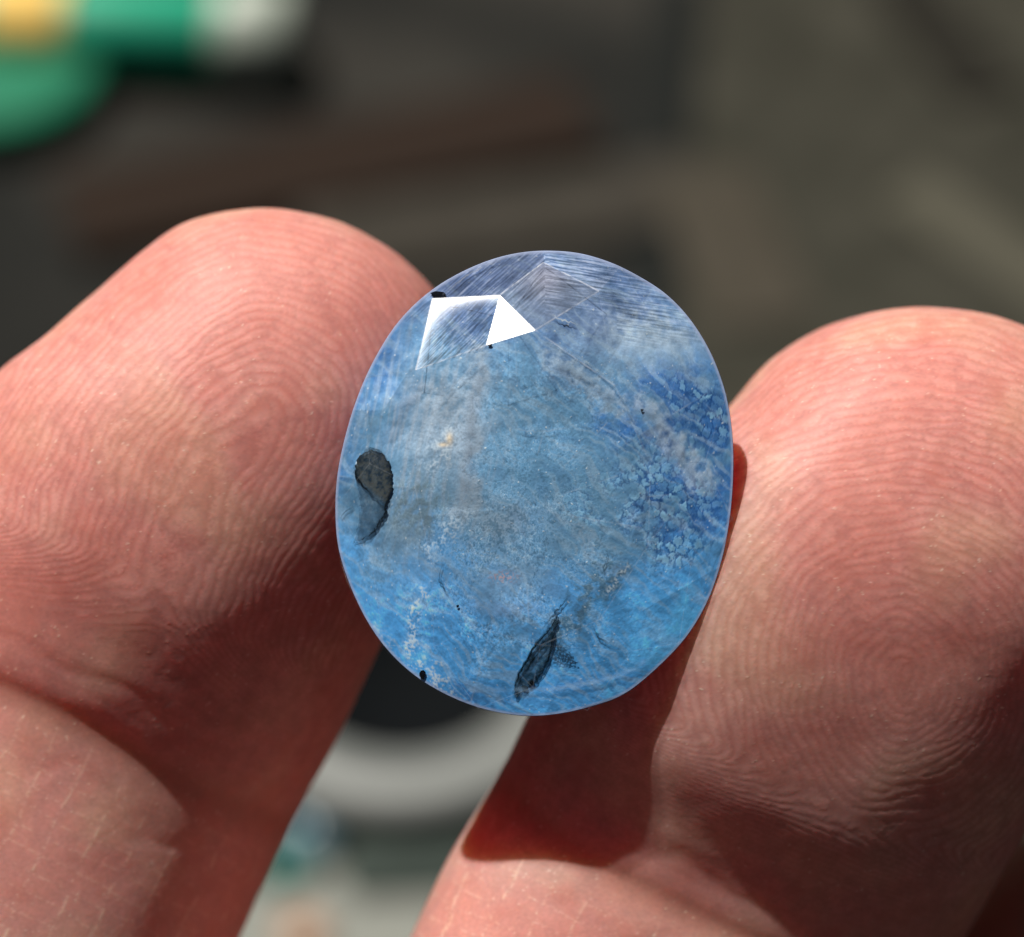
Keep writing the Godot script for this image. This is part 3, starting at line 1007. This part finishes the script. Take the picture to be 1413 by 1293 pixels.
	put("dark_crystal", sliver(
		PackedVector2Array([Vector2(512, 620), Vector2(494, 633), Vector2(490, 650), Vector2(493, 668), Vector2(496, 682), Vector2(498, 697), Vector2(497, 712), Vector2(494, 726), Vector2(491, 738), Vector2(487, 748)]),
		PackedVector2Array([Vector2(514, 620), Vector2(530, 627), Vector2(539, 642), Vector2(542, 661), Vector2(540, 681), Vector2(533, 699), Vector2(533, 708), Vector2(525, 721), Vector2(513, 738), Vector2(489, 749)]), 0.00002, 120, 30, hook), veil, t)
	var feather := func(_s: float, v: float, u: Vector2) -> Color:
		var edge := pow(absf(v - 0.5) * 2.0, 4.0)
		var k: float = noises.g4.get_noise_2d(u.x, u.y)
		var k2: float = noises.g3.get_noise_2d(u.x * 1.5, u.y)
		var col := Color(0.010, 0.025, 0.04).lerp(Color(0.06, 0.115, 0.18), clampf(0.3 + k * 0.9 + k2, 0, 1))
		col = col.lerp(Color(0.003, 0.005, 0.009), clampf(edge + 0.8 * exp(-pow((v - 0.3) / 0.08, 2.0)) * 0.6, 0, 1))
		col.a = clampf(0.60 + 0.4 * edge - 0.4 * k2, 0, 1)
		return col
	put("dark_feather", sliver(
		PackedVector2Array([Vector2(767, 848), Vector2(758, 866), Vector2(741, 884), Vector2(727, 908), Vector2(716, 928), Vector2(711, 945), Vector2(710, 961)]),
		PackedVector2Array([Vector2(771, 850), Vector2(766, 870), Vector2(764, 888), Vector2(756, 908), Vector2(744, 930), Vector2(728, 947), Vector2(711, 961)]), 0.00002, 110, 26, feather), veil, t)
	var grain := func(s: float, v: float, u: Vector2) -> Color:
		var k: float = noises.g4.get_noise_2d(u.x * 1.3, u.y * 1.3)
		return Color(0.012, 0.025, 0.04, clampf(smoothstep(-0.3, 0.15, k) * 0.95 * (1.0 - 0.5 * absf(v - 0.5)) * (1.0 - 0.5 * s), 0, 1))
	put("dark_wedge", sliver(PackedVector2Array([Vector2(797, 912), Vector2(785, 898), Vector2(772, 886), Vector2(765, 880)]), PackedVector2Array([Vector2(797, 913), Vector2(782, 914), Vector2(768, 913), Vector2(754, 912)]), 0.00002, 50, 40, grain), veil, t)
	for s in [[[Vector2(785, 817), Vector2(776, 832), Vector2(762, 848), Vector2(748, 865)], 3.0, Color(0.008, 0.02, 0.04, 0.9)], [[Vector2(816, 862), Vector2(823, 873), Vector2(832, 882), Vector2(845, 887)], 2.6, Color(0.02, 0.04, 0.07, 0.75)],
			[[Vector2(613, 770), Vector2(607, 795), Vector2(612, 808), Vector2(619, 820)], 2.2, Color(0.02, 0.05, 0.09, 0.7)], [[Vector2(664, 868), Vector2(673, 862), Vector2(677, 853)], 2.0, Color(0.02, 0.06, 0.12, 0.6)],
			[[Vector2(470, 715), Vector2(478, 706), Vector2(490, 698)], 2.4, Color(0.02, 0.04, 0.08, 0.5)], [[Vector2(830, 790), Vector2(834, 775), Vector2(836, 755)], 2.0, Color(0.03, 0.06, 0.1, 0.5)],
			[[Vector2(490, 640), Vector2(491, 654), Vector2(498, 666), Vector2(509, 678), Vector2(521, 690), Vector2(532, 704)], 3.4, Color(0.004, 0.008, 0.012, 0.95)],
			[[Vector2(541, 672), Vector2(538, 688), Vector2(533, 700), Vector2(533, 709), Vector2(524, 723), Vector2(510, 741), Vector2(487, 749)], 4.6, Color(0.004, 0.008, 0.014, 0.95)], [[Vector2(497, 628), Vector2(513, 619), Vector2(528, 625), Vector2(538, 640)], 3.0, Color(0.01, 0.02, 0.03, 0.7)],
			[[Vector2(769, 849), Vector2(757, 867), Vector2(741, 885), Vector2(727, 908), Vector2(716, 928), Vector2(711, 945), Vector2(710, 962)], 4.0, Color(0.002, 0.004, 0.007, 1.0)], [[Vector2(771, 850), Vector2(763, 874), Vector2(757, 906), Vector2(745, 930), Vector2(728, 948), Vector2(711, 962)], 3.4, Color(0.003, 0.006, 0.010, 0.9)],
			[[Vector2(770, 850), Vector2(757, 880), Vector2(738, 905), Vector2(722, 930)], 2.8, Color(0.002, 0.004, 0.007, 0.9)]]:
		var r := ribbon(PackedVector2Array(s[0]), s[1])
		var col: Color = s[2]
		put("hairline_crack", sliver(r[0], r[1], 0.00002, 24, 4, func(a: float, v: float, _u: Vector2) -> Color: return Color(col, col.a * sin(PI * clampf(a, 0.03, 0.97)) * (1.0 - absf(v - 0.5)))), veil, t)
	# dark specks
	for s in [[584, 930, 6.5, 7.5], [733, 940, 5.5, 6.0], [724, 947, 5.0, 4.0], [676, 477, 4.0, 4.0], [606, 407, 12.0, 6.0], [884, 567, 2.5, 2.5], [632, 835, 2.2, 2.2]]:
		var sp := SurfaceTool.new()
		sp.begin(Mesh.PRIMITIVE_TRIANGLES)
		var ring := []
		for k in 9:
			var a := -TAU * k / 9
			ring.append(Vector2(s[0], s[1]) + Vector2(cos(a) * s[2], sin(a) * s[3]) * rng.randf_range(0.6, 1.1))
		var top := Vector2(s[0], s[1])
		for k in 9:
			for v in [[top, 0.00004], [ring[k], 0.00001], [ring[(k + 1) % 9], 0.00001]]:
				sp.add_vertex(g3(v[0], core_height(v[0]) + v[1]))
		sp.generate_normals()
		put("black_speck", sp.commit(), mat(Color(0.004, 0.005, 0.008), 0.8, 0.1), t)
	# pale silk and smoke hanging between the body and the crown
	for s in [[[Vector2(757, 436), Vector2(778, 444), Vector2(802, 451)], 4.0, Color(0.55, 0.65, 0.75, 0.5), 0.0005], [[Vector2(668, 490), Vector2(652, 560), Vector2(645, 640), Vector2(632, 720)], 26.0, Color(0.40, 0.50, 0.62, 0.30), 0.0004],
			[[Vector2(600, 560), Vector2(640, 520), Vector2(690, 480)], 5.0, Color(0.45, 0.55, 0.66, 0.25), 0.0006], [[Vector2(880, 555), Vector2(915, 592), Vector2(940, 630), Vector2(972, 680)], 22.0, Color(0.36, 0.48, 0.64, 0.42), 0.0004],
			[[Vector2(750, 495), Vector2(800, 515), Vector2(845, 550)], 20.0, Color(0.34, 0.48, 0.63, 0.32), 0.0004], [[Vector2(740, 462), Vector2(790, 490), Vector2(850, 540), Vector2(895, 640)], 5.0, Color(0.38, 0.52, 0.66, 0.3), 0.0005],
			[[Vector2(700, 590), Vector2(740, 596), Vector2(790, 590)], 5.0, Color(0.4, 0.52, 0.64, 0.25), 0.0004], [[Vector2(640, 950), Vector2(760, 948), Vector2(850, 930), Vector2(905, 900)], 10.0, Color(0.30, 0.48, 0.70, 0.3), 0.0003],
			[[Vector2(520, 640), Vector2(560, 560), Vector2(590, 520)], 30.0, Color(0.30, 0.38, 0.50, 0.2), 0.0003], [[Vector2(610, 410), Vector2(650, 378), Vector2(700, 356)], 4.0, Color(0.40, 0.45, 0.56, 0.4), 0.0003],
			[[Vector2(760, 830), Vector2(700, 840), Vector2(640, 830)], 30.0, Color(0.28, 0.42, 0.62, 0.22), 0.0003]]:
		var r := ribbon(PackedVector2Array(s[0]), s[1])
		var col: Color = s[2]
		put("pale_veil", sliver(r[0], r[1], s[3] * 0.15, 60, 14, func(a: float, v: float, u: Vector2) -> Color: return Color(col, clampf(col.a * 1.5 * sin(PI * clampf(a, 0.0, 1.0)) * pow(sin(PI * clampf(v, 0.0, 1.0)), 1.5) * (0.75 + noises.g3.get_noise_2d(u.x, u.y)), 0, 1))), veil, t)
	# light caught on the crown's facet edges, laid on as pale strips
	var a3 := func(u: Vector2, z: float) -> Vector3: return g3(u, z)
	for k in n:
		var j := (k + 1) % n
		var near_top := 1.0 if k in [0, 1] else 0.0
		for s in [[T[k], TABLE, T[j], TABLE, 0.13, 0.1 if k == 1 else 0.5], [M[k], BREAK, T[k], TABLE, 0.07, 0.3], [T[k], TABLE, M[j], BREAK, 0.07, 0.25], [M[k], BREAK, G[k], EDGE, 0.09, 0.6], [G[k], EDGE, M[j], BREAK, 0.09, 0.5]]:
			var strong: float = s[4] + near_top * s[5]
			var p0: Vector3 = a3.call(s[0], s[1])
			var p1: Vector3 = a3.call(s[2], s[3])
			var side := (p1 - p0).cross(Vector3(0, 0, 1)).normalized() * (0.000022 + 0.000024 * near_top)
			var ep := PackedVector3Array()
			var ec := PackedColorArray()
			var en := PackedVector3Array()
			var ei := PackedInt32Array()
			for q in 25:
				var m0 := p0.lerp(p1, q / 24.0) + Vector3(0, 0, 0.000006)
				var glint := clampf(0.75 + 1.2 * (noises.g3 as FastNoiseLite).get_noise_2d(m0.x / K * 1.5, m0.y / K * 1.5), 0.1, 1.3) * strong
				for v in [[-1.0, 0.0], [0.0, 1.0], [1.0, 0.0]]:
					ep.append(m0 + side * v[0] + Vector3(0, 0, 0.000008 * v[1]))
					ec.append(Color(0.62, 0.66, 0.75, clampf(glint * v[1], 0.0, 1.0)))
					en.append((Vector3(0, 0.5, 1) + side.normalized() * v[0] * 0.6).normalized())
				if q < 24:
					for v in 2:
						var a := q * 3 + v
						ei.append_array([a, a + 1, a + 3, a + 1, a + 4, a + 3])
			put("facet_edge_glint", grid_mesh(ep, en, ec, ei), veil, t)
